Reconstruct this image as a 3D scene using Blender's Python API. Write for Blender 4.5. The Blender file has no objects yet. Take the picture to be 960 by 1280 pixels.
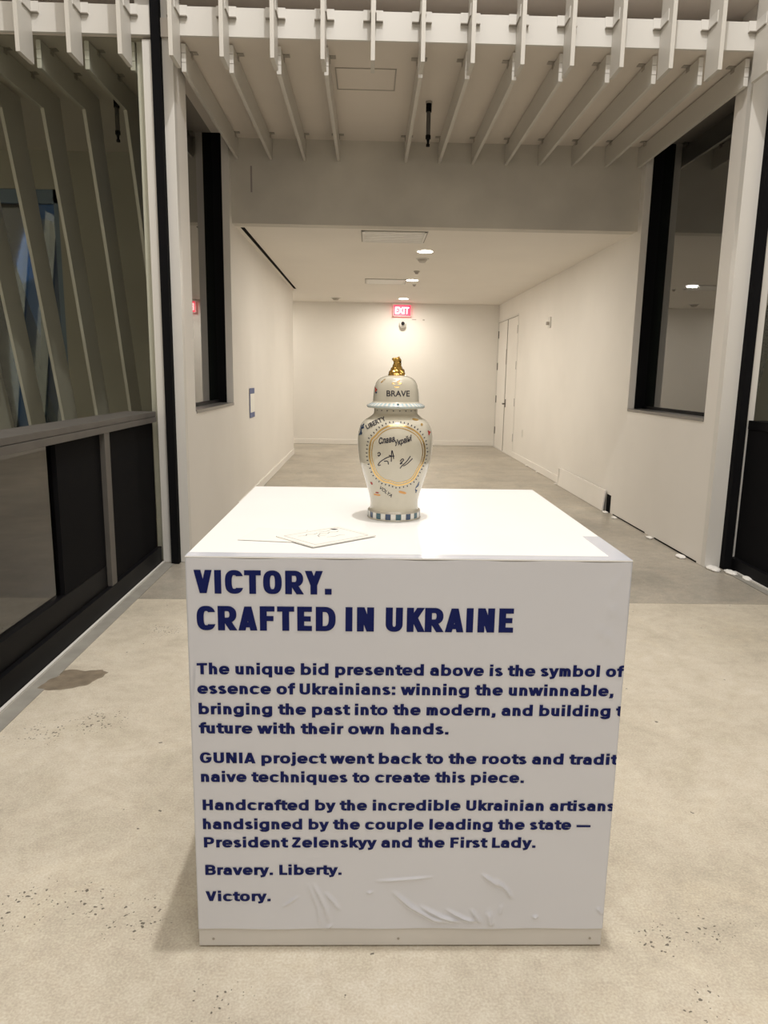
import bpy, bmesh, math, random
from mathutils import Vector, Matrix
random.seed(7)
sc = bpy.context.scene
COL = sc.collection
PI = math.pi

# ------------------------------------------------------------------ camera
cam_d = bpy.data.cameras.new('camera')
cam = bpy.data.objects.new('camera', cam_d); COL.objects.link(cam)
R_ = Vector((0.99966, -0.02044, 0.01605)); U_ = Vector((-0.01195, 0.1868, 0.98233)); F_ = Vector((0.02308, 0.98219, -0.18649))
cam.matrix_world = Matrix(((R_.x, U_.x, -F_.x, 0), (R_.y, U_.y, -F_.y, 0), (R_.z, U_.z, -F_.z, 1.5), (0, 0, 0, 1)))
cam_d.sensor_fit = 'HORIZONTAL'; cam_d.sensor_width = 36; cam_d.lens = 36 * 901.68 / 960
cam_d.clip_start = 0.05; cam_d.clip_end = 100
sc.camera = cam
# ------------------------------------------------------------------ world, exposure
w = bpy.data.worlds.new('world'); sc.world = w; w.use_nodes = True
w.node_tree.nodes['Background'].inputs[0].default_value = (0.02, 0.05, 0.12, 1)
w.node_tree.nodes['Background'].inputs[1].default_value = 1.0
sc.view_settings.view_transform = 'Standard'; sc.view_settings.look = 'None'
sc.view_settings.gamma = 1; sc.view_settings.use_curve_mapping = False
sc.view_settings.exposure = 0.0
sc.cycles.max_bounces = 12; sc.cycles.diffuse_bounces = 6
WARM = (1.0, 0.925, 0.81)
NEUT = (1.0, 0.965, 0.925)
# ------------------------------------------------------------------ lights
def area(name, loc, size, power, color, rot=(0, 0, 0), spread=PI, size_y=None):
    l = bpy.data.lights.new(name, 'AREA'); l.energy = power; l.color = color; l.spread = spread
    if size_y: l.shape = 'RECTANGLE'; l.size = size; l.size_y = size_y
    else: l.shape = 'DISK'; l.size = size
    o = bpy.data.objects.new(name, l); COL.objects.link(o); o.location = loc; o.rotation_euler = rot
    return o
# the tall hall: one downlight up high, and unseen soft panels added as fill
area('hall_downlight', (0.45, 1.75, 8.75), 0.16, 270, NEUT)
area('hall_fill_panel', (0.6, -1.2, 8.9), 5.5, 330, NEUT, size_y=4.5)
area('hall_fill_panel', (0.7, 3.9, 8.9), 3.0, 110, NEUT, size_y=1.6)
# corridor downlights
for y, pw in ((9.27, 46), (12.0, 46), (14.85, 31)):
    area('corridor_downlight', (0.67, y, 2.975), 0.15, pw, WARM)
area('corridor_downlight', (-2.6, 14.85, 2.975), 0.15, 30, WARM)
# dusk blue light behind the side windows
area('dusk_light', (-5.4, 11.0, 3.4), 1.5, 12, (0.12, 0.32, 1.0), (math.radians(60), 0, PI))
area('dusk_light', (6.6, 10.8, 3.4), 1.5, 40, (0.15, 0.4, 1.0), (math.radians(60), 0, PI))

# ------------------------------------------------------------------ materials
def mat(name, base=(0.8, 0.8, 0.8), rough=0.5, metal=0, spec=0.5, coat=0, emit=None, estr=0, alpha=1, trans=0, ior=1.5,
        noise=None, bump=None):
    m = bpy.data.materials.new(name); m.use_nodes = True
    nt = m.node_tree; b = nt.nodes['Principled BSDF']
    b.inputs['Base Color'].default_value = (*base, 1); b.inputs['Roughness'].default_value = rough
    b.inputs['Metallic'].default_value = metal; b.inputs['Specular IOR Level'].default_value = spec
    b.inputs['Coat Weight'].default_value = coat; b.inputs['Coat Roughness'].default_value = 0.06
    b.inputs['Transmission Weight'].default_value = trans; b.inputs['IOR'].default_value = ior
    if emit: b.inputs['Emission Color'].default_value = (*emit, 1); b.inputs['Emission Strength'].default_value = estr
    tc = nt.nodes.new('ShaderNodeTexCoord')
    if noise:   # (scale, amount) gentle variation of paint tone
        s, a = noise[:2]
        n = nt.nodes.new('ShaderNodeTexNoise'); n.inputs['Scale'].default_value = s; n.inputs['Detail'].default_value = 6
        r = nt.nodes.new('ShaderNodeValToRGB')
        r.color_ramp.elements[0].color = (*[c * (1 - a) for c in base], 1); r.color_ramp.elements[1].color = (*[min(1, c * (1 + a)) for c in base], 1)
        r.color_ramp.elements[0].position = .3; r.color_ramp.elements[1].position = .7
        nt.links.new(tc.outputs['Object'], n.inputs['Vector']); nt.links.new(n.outputs['Fac'], r.inputs[0]); nt.links.new(r.outputs[0], b.inputs['Base Color'])
    if bump:
        s, a = bump
        n = nt.nodes.new('ShaderNodeTexNoise'); n.inputs['Scale'].default_value = s; n.inputs['Detail'].default_value = 4
        bp = nt.nodes.new('ShaderNodeBump'); bp.inputs['Strength'].default_value = a; bp.inputs['Distance'].default_value = 0.01
        nt.links.new(tc.outputs['Object'], n.inputs['Vector']); nt.links.new(n.outputs['Fac'], bp.inputs['Height']); nt.links.new(bp.outputs[0], b.inputs['Normal'])
    return m

def concrete(name, c0, c1, rough, pit=1.0, seed=0.0, spots=None):
    m = bpy.data.materials.new(name); m.use_nodes = True; nt = m.node_tree; N = nt.nodes; L = nt.links
    b = N['Principled BSDF']; tc = N.new('ShaderNodeTexCoord'); mp = N.new('ShaderNodeMapping'); mp.inputs['Location'].default_value = (seed, seed * 2, 0)
    L.new(tc.outputs['Object'], mp.inputs[0]); V = mp.outputs[0]
    def noise(s, d=6, r=.6, dist=0):
        n = N.new('ShaderNodeTexNoise'); n.inputs['Scale'].default_value = s; n.inputs['Detail'].default_value = d; n.inputs['Roughness'].default_value = r
        n.inputs['Distortion'].default_value = dist; L.new(V, n.inputs['Vector']); return n.outputs['Fac']
    def ramp(f, stops):
        r = N.new('ShaderNodeValToRGB'); e = r.color_ramp.elements
        e[0].position, e[0].color = stops[0][0], (*stops[0][1], 1); e[1].position, e[1].color = stops[-1][0], (*stops[-1][1], 1)
        for p, c in stops[1:-1]:
            x = e.new(p); x.color = (*c, 1)
        L.new(f, r.inputs[0]); return r.outputs[0]
    def mix(f, a, bb, t='MIX'):
        x = N.new('ShaderNodeMix'); x.data_type = 'RGBA'; x.blend_type = t
        if isinstance(f, float): x.inputs[0].default_value = f
        else: L.new(f, x.inputs[0])
        for i, v in ((6, a), (7, bb)):
            if isinstance(v, tuple): x.inputs[i].default_value = (*v, 1)
            else: L.new(v, x.inputs[i])
        return x.outputs[2]
    def mth(op, a, bb):
        x = N.new('ShaderNodeMath'); x.operation = op
        for i, v in ((0, a), (1, bb)):
            if isinstance(v, (int, float)): x.inputs[i].default_value = v
            else: L.new(v, x.inputs[i])
        return x.outputs[0]
    big = ramp(noise(0.9, 8, .62, .4), [(.33, c0), (.5, tuple((p + q) / 2 for p, q in zip(c0, c1))), (.68, c1)])
    fine = noise(16, 10, .75)
    col = mix(.35, big, ramp(fine, [(.35, (.36, .36, .36)), (.65, (.66, .66, .66))]), 'OVERLAY')
    sand = noise(150, 3, .6)
    col = mix(.5, col, ramp(sand, [(.35, (.36, .36, .36)), (.65, (.64, .64, .64))]), 'OVERLAY')
    col = mix(.55, col, ramp(noise(3.2, 8, .7, .8), [(.36, (.38, .40, .40)), (.5, (.5, .5, .5)), (.66, (.60, .585, .56))]), 'OVERLAY')
    # pits in clusters
    vo = N.new('ShaderNodeTexVoronoi'); vo.inputs['Scale'].default_value = 68; vo.inputs['Randomness'].default_value = 1
    dn = N.new('ShaderNodeTexNoise'); dn.inputs['Scale'].default_value = 60; L.new(V, dn.inputs['Vector'])
    vm = N.new('ShaderNodeVectorMath'); vm.operation = 'MULTIPLY_ADD'; vm.inputs[1].default_value = (.022, .022, .02)
    L.new(dn.outputs['Color'], vm.inputs[0]); L.new(V, vm.inputs[2]); L.new(vm.outputs[0], vo.inputs['Vector'])
    cl = noise(2.2, 3, .5)
    if spots:
        acc = None
        for sx_, sy_, sr in spots:
            vd = N.new('ShaderNodeVectorMath'); vd.operation = 'DISTANCE'; vd.inputs[1].default_value = (sx_, sy_, 0)
            L.new(tc.outputs['Object'], vd.inputs[0])
            mr = N.new('ShaderNodeMapRange'); mr.interpolation_type = 'SMOOTHSTEP'
            mr.inputs[1].default_value = sr; mr.inputs[2].default_value = 0; mr.inputs[3].default_value = 0; mr.inputs[4].default_value = 1
            L.new(vd.outputs['Value'], mr.inputs[0])
            acc = mr.outputs[0] if acc is None else mth('MAXIMUM', acc, mr.outputs[0])
        cl = mth('ADD', mth('MULTIPLY', cl, .62), mth('MULTIPLY', acc, .38))
    rad = mth('MULTIPLY', mth('SUBTRACT', cl, .495 - .02 * pit), 1.35)
    rc = N.new('ShaderNodeSeparateColor'); L.new(vo.outputs['Color'], rc.inputs[0])
    rad = mth('MULTIPLY', rad, mth('GREATER_THAN', rc.outputs[0], .5))
    pm = mth('LESS_THAN', vo.outputs['Distance'], rad)
    vo2 = N.new('ShaderNodeTexVoronoi'); vo2.inputs['Scale'].default_value = 9; L.new(vm.outputs[0], vo2.inputs['Vector'])
    rc2 = N.new('ShaderNodeSeparateColor'); L.new(vo2.outputs['Color'], rc2.inputs[0])
    pm2 = mth('MULTIPLY', mth('LESS_THAN', vo2.outputs['Distance'], .05), mth('GREATER_THAN', rc2.outputs[1], .6))
    pm = mth('MAXIMUM', pm, pm2)
    col = mix(mth('MULTIPLY', pm, .88), col, (.10, .088, .07))
    # pale flecks
    vo3 = N.new('ShaderNodeTexVoronoi'); vo3.inputs['Scale'].default_value = 30; L.new(vm.outputs[0], vo3.inputs['Vector'])
    rc3 = N.new('ShaderNodeSeparateColor'); L.new(vo3.outputs['Color'], rc3.inputs[0])
    fl = mth('MULTIPLY', mth('LESS_THAN', vo3.outputs['Distance'], .09), mth('GREATER_THAN', rc3.outputs[2], .9))
    col = mix(mth('MULTIPLY', fl, .5), col, (.8, .76, .68))
    L.new(col, b.inputs['Base Color'])
    rr = N.new('ShaderNodeMapRange'); rr.inputs[3].default_value = rough - .1; rr.inputs[4].default_value = rough + .12
    L.new(noise(2.5, 5), rr.inputs[0]); L.new(rr.outputs[0], b.inputs['Roughness'])
    hgt = mth('SUBTRACT', mth('MULTIPLY', sand, .12), mth('MULTIPLY', pm, 1.0))
    bp = N.new('ShaderNodeBump'); bp.inputs['Strength'].default_value = .5; bp.inputs['Distance'].default_value = .006
    L.new(hgt, bp.inputs['Height']); L.new(bp.outputs[0], b.inputs['Normal'])
    return m

M = {}
M['dimpaint'] = mat('shade_toned_wall_paint', (.46, .44, .38), .7, noise=(1.2, .06))  # base colour darkened to stand for the shade behind the guards
M['paint'] = mat('white_wall_paint', (.80, .775, .735), .62, noise=(1.3, .025), bump=(60, .03))
M['plaster'] = mat('raw_plasterboard', (.76, .73, .68), .7, noise=(2.0, .06), bump=(30, .06))
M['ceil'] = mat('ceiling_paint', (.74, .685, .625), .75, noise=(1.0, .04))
M['ceilw'] = mat('white_ceiling_paint', (.80, .765, .715), .75, noise=(1.0, .02))
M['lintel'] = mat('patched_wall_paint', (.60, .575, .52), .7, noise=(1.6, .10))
M['slat'] = mat('slat_enamel', (.62, .60, .555), .42, noise=(3, .02))
M['metalw'] = mat('white_enamelled_steel', (.70, .685, .65), .38)
M['seam'] = mat('dark_seam', (.30, .28, .25), .6)
M['bracket'] = mat('bracket_steel', (.42, .39, .35), .5, metal=.3)
M['black'] = mat('black_anodised_metal', (.006, .006, .007), .45, spec=.06)
M['black_matte'] = mat('black_rubber', (.008, .008, .009), .8, spec=.05)
M['grey_metal'] = mat('grey_anodised_metal', (.105, .098, .09), .5, spec=.3, noise=(6, .1))
M['sill'] = mat('dark_grey_sill', (.20, .19, .18), .3, metal=.3)
M['darkglass'] = mat('dark_window_glass', (.006, .008, .007), .015, ior=2.8)
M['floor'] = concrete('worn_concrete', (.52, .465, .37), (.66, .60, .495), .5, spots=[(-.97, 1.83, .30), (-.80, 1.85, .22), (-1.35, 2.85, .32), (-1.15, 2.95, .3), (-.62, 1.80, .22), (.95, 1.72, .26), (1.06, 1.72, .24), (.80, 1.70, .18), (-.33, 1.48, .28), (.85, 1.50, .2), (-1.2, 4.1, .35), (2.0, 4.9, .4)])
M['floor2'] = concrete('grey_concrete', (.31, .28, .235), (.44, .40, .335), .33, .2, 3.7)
M['strip'] = mat('grey_floor_strip', (.30, .288, .255), .55, noise=(9, .12))
M['patch'] = mat('brown_repair_mortar', (.22, .18, .13), .55, noise=(14, .22), bump=(40, .3))
M['boxw'] = mat('white_plinth_paint', (.88, .875, .86), .45, noise=(5, .01))
M['boxbase'] = mat('plinth_base_paint', (.70, .685, .665), .5, noise=(5, .02))
M['vinyl'] = mat('white_vinyl_film', (.72, .745, .825), .26, spec=.6, coat=.7, noise=(3, .012))
M['ink'] = mat('navy_print', (.003, .010, .115), .5, spec=.2)
M['paper'] = mat('paper', (.86, .85, .80), .6)
M['porcelain'] = mat('cream_glazed_porcelain', (.64, .60, .49), .16, coat=.8, noise=(8, .02))
M['glazeblue'] = mat('pale_blue_glaze', (.45, .60, .66), .15, coat=.8)
M['glazewhite'] = mat('white_glaze', (.80, .80, .76), .15, coat=.8)
M['navyglaze'] = mat('navy_glaze', (.015, .05, .13), .2, coat=.7)
M['tealglaze'] = mat('teal_glaze', (.02, .10, .14), .2, coat=.7)
M['jarink'] = mat('black_glaze_pen', (.012, .012, .03), .3)
M['gold'] = mat('gold_leaf', (.50, .31, .085), .12, metal=1)
M['goldpaint'] = mat('gold_line_glaze', (.78, .52, .20), .24, metal=.75)
M['redglaze'] = mat('red_glaze', (.45, .06, .05), .25)
M['orange'] = mat('orange_glaze', (.75, .38, .12), .25)
M['lamp'] = mat('lamp_lens', (1, 1, 1), .5, emit=(1, .97, .9), estr=14)
M['exitred'] = mat('exit_sign_red', (.8, .02, .05), .3, emit=(1.0, .03, .10), estr=1.3)
M['exittext'] = mat('exit_sign_letters', (1, .8, .8), .3, emit=(1, .62, .62), estr=2.0)
M['hinge'] = mat('dark_hinge_steel', (.10, .09, .08), .4, metal=.6)
M['bluegrey'] = mat('slate_blue_tape', (.10, .13, .28), .6)
M['smudge'] = mat('mauve_scuff', (.33, .30, .29), .8)
M['crumb'] = mat('white_plaster_crumb', (.85, .83, .79), .8, bump=(80, .4))
M['duskwall'] = mat('blue_dusk_cladding', (.20, .27, .36), .5)
M['duskdark'] = mat('deep_blue_glazing', (.01, .03, .07), .2, emit=(.03, .12, .30), estr=.25)
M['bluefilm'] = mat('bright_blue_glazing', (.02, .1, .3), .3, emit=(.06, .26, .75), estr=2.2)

# ------------------------------------------------------------------ helpers
def link(name, bm, m, parent=None, smooth=False):
    me = bpy.data.meshes.new(name)
    bmesh.ops.recalc_face_normals(bm, faces=bm.faces)
    bm.to_mesh(me); bm.free()
    if isinstance(m, str): m = M[m]
    me.materials.append(m)
    if smooth:
        for p in me.polygons: p.use_smooth = True
    o = bpy.data.objects.new(name, me); COL.objects.link(o)
    if parent: o.parent = parent
    return o
def bx(bm, x0, x1, y0, y1, z0, z1, bevel=0):
    r = bmesh.ops.create_cube(bm, size=1, matrix=Matrix.Translation(((x0 + x1) / 2, (y0 + y1) / 2, (z0 + z1) / 2)) @ Matrix.Diagonal((abs(x1 - x0), abs(y1 - y0), abs(z1 - z0), 1)))
    if bevel:
        es = {e for v in r['verts'] for e in v.link_edges}
        bmesh.ops.bevel(bm, geom=list(es), offset=bevel, segments=2, affect='EDGES', profile=.6)
def box(name, d, m, parent=None, bevel=0, off=(0, 0, 0)):
    bm = bmesh.new(); bx(bm, *d, bevel)
    o = link(name, bm, m, parent)
    return o
def boxes(name, ds, m, parent=None, bevel=0):
    bm = bmesh.new()
    for d in ds: bx(bm, *d, bevel)
    return link(name, bm, m, parent)
def cyl(bm, p0, p1, r0, r1=None, seg=20):
    r1 = r0 if r1 is None else r1
    a = Vector(p0); b = Vector(p1); d = b - a
    q = d.to_track_quat('Z', 'Y').to_matrix().to_4x4()
    bmesh.ops.create_cone(bm, cap_ends=True, segments=seg, radius1=r0, radius2=r1, depth=d.length, matrix=Matrix.Translation((a + b) / 2) @ q)
def cylo(name, p0, p1, r0, m, parent=None, r1=None, seg=20):
    bm = bmesh.new(); cyl(bm, p0, p1, r0, r1, seg); return link(name, bm, m, parent)
def extr_x(bm, pts, x0, x1):
    a = [bm.verts.new((x0, y, z)) for y, z in pts]; b = [bm.verts.new((x1, y, z)) for y, z in pts]
    bm.faces.new(a); bm.faces.new(b[::-1])
    for i in range(len(pts)):
        j = (i + 1) % len(pts); bm.faces.new((a[i], b[i], b[j], a[j]))
def tag(o, label=None, cat=None, group=None, kind=None):
    if label: o['label'] = label
    if cat: o['category'] = cat
    if group: o['group'] = group
    if kind: o['kind'] = kind
    return o
def struct(o, label=None):
    o['kind'] = 'structure'
    if label: o['label'] = label
    return o
def empty(name, loc, label=None, cat=None, group=None, kind=None):
    o = bpy.data.objects.new(name, None); COL.objects.link(o); o.location = loc; o.empty_display_size = .1
    return tag(o, label, cat, group, kind)
def rel(parent, o):        # geometry was built in world coordinates: keep it there
    o.parent = parent; o.matrix_parent_inverse = Matrix.Translation(-Vector(parent.location)); return o
def copy(o, loc, parent):
    c = o.copy(); COL.objects.link(c); c.location = loc; c.parent = parent; return c

XL, XR = -1.417, 2.756       # faces of the corridor walls
YP, YL, YE, YF = 5.65, 7.82, 13.77, 15.83   # portal, lintel, end of left wall, far wall
ZC, ZR = 3.0, 3.81           # corridor ceiling, recess ceiling
XB, YB, WB, DB, HB = -.432, 1.676, 1.073, 1.09, 1.07   # plinth

# ================================================================== SETTING
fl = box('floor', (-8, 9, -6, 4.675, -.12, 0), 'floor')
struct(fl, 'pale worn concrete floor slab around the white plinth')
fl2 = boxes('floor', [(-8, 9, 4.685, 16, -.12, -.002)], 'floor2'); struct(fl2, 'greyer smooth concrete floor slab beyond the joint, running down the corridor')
box('floor_base', (-8, 9, 4.66, 4.70, -.1, -.008), 'seam', fl)

# brown repair patch in the floor beside the left guard
bm = bmesh.new()
pp = [(-1.575, 3.262), (-1.50, 3.245), (-1.42, 3.262), (-1.36, 3.30), (-1.335, 3.345), (-1.31, 3.40), (-1.30, 3.46), (-1.345, 3.492), (-1.42, 3.478), (-1.49, 3.495), (-1.535, 3.482), (-1.53, 3.41), (-1.565, 3.35)]
outer = []
for i in range(len(pp)):
    a, b = pp[i], pp[(i + 1) % len(pp)]
    for t in (0, .33, .66):
        outer.append((a[0] + (b[0] - a[0]) * t + random.uniform(-.006, .006), a[1] + (b[1] - a[1]) * t + random.uniform(-.006, .006)))
v0 = [bm.verts.new((x, y, .0005)) for x, y in outer]; c = bm.verts.new((-1.44, 3.38, .003))
v1 = [bm.verts.new((x * .93 - 1.44 * .07, y * .93 + 3.38 * .07, .003)) for x, y in outer]
n = len(v0)
for i in range(n):
    j = (i + 1) % n; bm.faces.new((v0[i], v0[j], v1[j], v1[i])); bm.faces.new((v1[i], v1[j], c))
link('repair_patch', bm, 'patch', fl)
# edge strips beside the left and right guards
t = struct(boxes('trim_1', [(-1.612, -1.53, -3, 5.6, 0, .0025)], 'strip'), 'grey cement strip along the foot of the left guard')
box('edge_angle', (-1.628, -1.612, -3, 5.62, 0, .012), 'metalw', t)
t = struct(boxes('trim_2', [(2.86, 2.925, -3, 5.45, 0, .0025)], 'strip'), 'grey cement strip along the foot of the right guard')
box('edge_angle', (2.925, 2.94, -3, 5.5, 0, .012), 'metalw', t)

# far wall, side walls
wf = box('wall_far', (-4.6, 3.0, YF, YF + .2, 0, ZC + .1), 'paint'); struct(wf, 'white far wall of the corridor')
t = struct(boxes('baseboard_far', [(-4.6, XR, YF - .014, YF, 0, .105)], 'paint', bevel=.004), 'white baseboard of the far wall')
wl = boxes('wall_left', [(-1.69, XL, 5.72, 7.69, 0, 1.18), (-1.69, XL, 5.72, 6.0, 1.18, 8.9), (-1.69, XL, 7.69, YL, 0, ZR),
                         (-1.69, XL, YL, YE, 0, ZC)], 'paint'); struct(wl, 'white wall on the left with the window recess and corridor beyond')
boxes('wall_end', [(-1.49, XL, YP, 5.72, 0, 8.9)], 'metalw', wl)
wr = boxes('wall_right', [(XR, 3.0, 5.72, 7.70, 0, 1.18), (XR, 3.0, 5.72, 5.91, 1.18, 8.9), (XR, 3.0, 7.70, YL, 0, ZR),
                          (XR, 3.0, YL, 13.69, 0, ZC), (XR, 3.0, 15.83, 16.0, 0, ZC), (XR, 3.0, 13.69, 15.83, 2.66, ZC), (2.95, 3.0, 13.69, 15.83, 0, 2.66)], 'paint')
struct(wr, 'white wall on the right with the window recess, floor cover and door')
boxes('wall_end', [(XR, 2.88, YP, 5.72, 0, 8.9)], 'metalw', wr)
struct(box('wall_side', (-4.7, -4.6, YE - .5, YF + .2, 0, ZC), 'paint'), 'white wall closing the recess at the far left')
struct(box('wall_return', (-4.6, -1.69, YE - .12, YE, 0, ZC), 'paint'), 'back side of the left wall end')
t = struct(boxes('baseboard_left', [(XL, XL + .014, YL, YE, 0, .105)], 'paint', bevel=.004), 'white baseboard of the left corridor wall')
t = struct(boxes('baseboard_right', [(XR - .014, XR, 10.2, 13.69, 0, .105)], 'paint', bevel=.004), 'white baseboard between the floor cover and the door')
# lintel wall
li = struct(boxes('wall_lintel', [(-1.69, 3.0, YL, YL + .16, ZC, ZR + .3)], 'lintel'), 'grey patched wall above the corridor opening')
bm = bmesh.new()
bx(bm, -1.222, -1.205, YL - .002, YL, 3.30, 3.55)
link('scuff_mark', bm, 'smudge', li)
# ceilings
cc = struct(boxes('ceiling', [(-1.69, 3.0, YL + .16, YF, ZC, ZC + .1), (-4.6, -1.69, YE - .12, YF, ZC, ZC + .1)], 'ceilw'), 'white corridor ceiling with downlights')
cr = struct(boxes('ceiling', [(-8, 9, 5.63, YL, ZR, ZR + .12), (-8, -1.70, YL, 8.6, ZR, ZR + .12), (3.01, 9, YL, 8.6, ZR, ZR + .12)], 'ceil'), 'dim recessed ceiling above the hanging slats')
# slot diffuser in the corridor ceiling
sl = tag(box('slot_diffuser', (-1.365, -1.325, 8.03, 13.5, ZC - .004, ZC - .0005), 'black_matte'), 'long thin black slot along the left edge of the corridor ceiling', 'vent')

# ---- beam band with the slat screen
be = struct(boxes('trim_3', [(-8, -1.55, 5.605, 5.63, ZR, 3.995), (-1.41, 2.75, 5.605, 5.63, ZR, 3.995), (2.945, 9, 5.605, 5.63, ZR, 3.995)], 'metalw', bevel=.001),
            'pale steel band that carries the slats')
fa = struct(boxes('wall_fascia', [(-8, 9, 5.61, 5.95, 4.16, 8.9), (-8, 9, 5.95, 6.6, 4.16, 4.3), (-8, 9, 6.5, 6.6, ZR + .12, 4.16)], 'ceil'), 'dim wall above the steel band')
P = .339; TH = .028
scr = empty('slat_screen', (.67, 5.46, 3.6), 'row of white vertical slats hanging in front of the steel band', 'screen')
front_prof = [(5.39, 3.60), (5.604, 3.60), (5.604, 7.2), (5.39, 7.2)]
bm = bmesh.new(); extr_x(bm, front_prof, -TH / 2, TH / 2); proto = link('slat', bm, 'slat')
pb = None
def lbracket(name, s):
    bm = bmesh.new()
    bx(bm, s * (TH / 2 + .001), s * (TH / 2 + .055), 5.575, 5.603, 3.922, 3.927); bx(bm, s * (TH / 2 + .001), s * (TH / 2 + .009), 5.46, 5.575, 3.922, 3.929)
    return link(name, bm, 'bracket')
def lplate(s):
    bm = bmesh.new(); bx(bm, s * (TH / 2 + .001), s * (TH / 2 + .055), 5.600, 5.6045, 3.927, 4.0); bx(bm, s * TH / 2, s * (TH / 2 + .004), 5.46, 5.600, 3.929, 4.0)
    return link('bracket_plate', bm, 'metalw')
b_l, b_r, p_l, p_r = lbracket('bracket', -1), lbracket('bracket', 1), lplate(-1), lplate(1)
first = True
for k in range(-13, 20):
    if first: o = proto; o.location = (k * .3407 - .67, -5.46, -3.6); o.parent = scr
    else: o = copy(proto, (k * .3407 - .67, -5.46, -3.6), scr)
    for s, b in ((-1, b_l), (1, b_r), (-1, p_l), (1, p_r)):
        if first: b.parent = o
        else: copy(b, (0, 0, 0), o)
    first = False

# ---- slats below the recess ceiling
mid_prof = [(5.70, 3.61), (YL - .002, 3.61), (YL - .002, 3.795), (5.70, 3.795)]
bend_prof = [(5.70, 3.61), (6.50, 3.61), (6.87, 2.51), (7.29, 1.12), (7.62, 0.0), (7.95, 0.0), (7.62, 1.12), (7.20, 2.51), (6.92, 3.44), (6.84, 3.80), (5.70, 3.80)]
def slat_proto(prof):
    bm = bmesh.new(); extr_x(bm, prof, -TH / 2, TH / 2); s = link('slat', bm, 'slat')
    e = boxes('end_plate', [(-TH / 2 - .002, TH / 2 + .002, 5.693, 5.70, 3.612 + i * .062, 3.612 + i * .062 + .058) for i in range(3)], 'metalw')
    e.parent = s
    hs = []
    for y in (5.86, 7.62 if prof is mid_prof else 6.3):
        b = boxes('bracket', [(-TH / 2 - .045, TH / 2 + .045, y, y + .05, ZR - .006, ZR - .001), (-TH / 2 - .006, TH / 2 + .006, y, y + .05, 3.77, ZR - .001)], 'bracket'); b.parent = s; hs.append(b)
    return s, [e] + hs
def place(pair, k, parent, x=None):
    global_first = pair[2]
    s, ch = pair[0], pair[1]
    if global_first: s.parent = parent; s.location = (k * P if x is None else x, 0, 0); pair[2] = False; return
    c = copy(s, (k * P if x is None else x, 0, 0), parent)
    for q in ch: copy(q, (0, 0, 0), c)
mp_ = list(slat_proto(mid_prof)) + [True]; bp_ = list(slat_proto(bend_prof)) + [True]
for k in range(-4, 9):
    if k == 0: continue
    place(mp_, k, cr, k * .339 + .006)
ls = empty('louvre_slats', (0, 0, 0), 'bent white slats running down behind the left guard', 'louvre')
for k in range(-13, -4): place(bp_, k, ls, -1.712 if k == -5 else None)
bm = bmesh.new(); extr_x(bm, bend_prof, -TH / 2, TH / 2); s2 = link('slat', bm, 'slat')
bp2 = [s2, [], True]
rs_ = empty('louvre_slats', (0, 0, 0), 'bent white slats running down behind the right guard', 'louvre')
for k in range(9, 15): place(bp2, k, rs_, 3.09 if k == 9 else None)

for g_, off_ in ((ls, Vector((-3.7, 7.3, 0))), (rs_, Vector((3.9, 7.3, 0)))):   # put each group's origin at its foot
    g_.location = off_
    for ch_ in list(COL.objects):
        if ch_.parent is g_ or ch_.parent == g_: ch_.location -= off_

# access hatch, hanging sensors
h = empty('access_panel', (-.06, 6.28, ZR), 'flush square hatch in the dim ceiling between the centre slats', 'hatch')
h0 = boxes('frame', [(-.29, .185, 6.07, 6.08, ZR - .005, ZR - .0005), (-.29, .185, 6.49, 6.50, ZR - .005, ZR - .0005), (-.29, -.28, 6.08, 6.49, ZR - .005, ZR - .0005), (.175, .185, 6.08, 6.49, ZR - .005, ZR - .0005)], 'bracket')
rel(h, h0); rel(h, box('panel', (-.276, .171, 6.084, 6.486, ZR - .003, ZR - .0004), 'ceil'))
def sensor(x, y, label):
    e = empty('hanging_sensor', (x, y, ZR), label, 'sensor')
    rel(e, cylo('stem', (x, y, ZR - .02), (x, y, ZR), .028, 'bracket'))
    rel(e, cylo('housing', (x, y, ZR - .085), (x, y, ZR - .02), .024, 'black'))
    rel(e, cylo('tube', (x, y, ZR - .27), (x, y, ZR - .085), .018, 'grey_metal'))
    bm = bmesh.new(); cyl(bm, (x, y, ZR - .30), (x, y, ZR - .27), .022); cyl(bm, (x, y, ZR - .34), (x, y, ZR - .30), .009, .014); cyl(bm, (x, y, ZR - .36), (x, y, ZR - .34), .016)
    rel(e, link('tip', bm, 'black'))
sensor(.486, 6.72, 'small black sensor hanging between slats right of the ceiling hatch')
sensor(-2.2, 6.80, 'small black sensor hanging behind the slats beyond the left guard')

# ---- portal joints and jambs
struct(box('trim_4', (-1.55, -1.49, 5.585, 5.72, 0, 8.9), 'black_matte'), 'tall black expansion joint left of the plinth')
struct(box('trim_5', (2.88, 2.945, 5.585, 5.72, 0, 8.9), 'black_matte'), 'tall black expansion joint on the right')
struct(box('trim_6', (-1.625, -1.55, 5.63, 5.9, 0, 3.79), 'metalw', bevel=.004), 'white jamb at the end of the left guard')
struct(box('trim_7', (2.945, 3.02, 5.63, 5.72, 0, 3.79), 'metalw', bevel=.004), 'white jamb at the end of the right guard')

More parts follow.
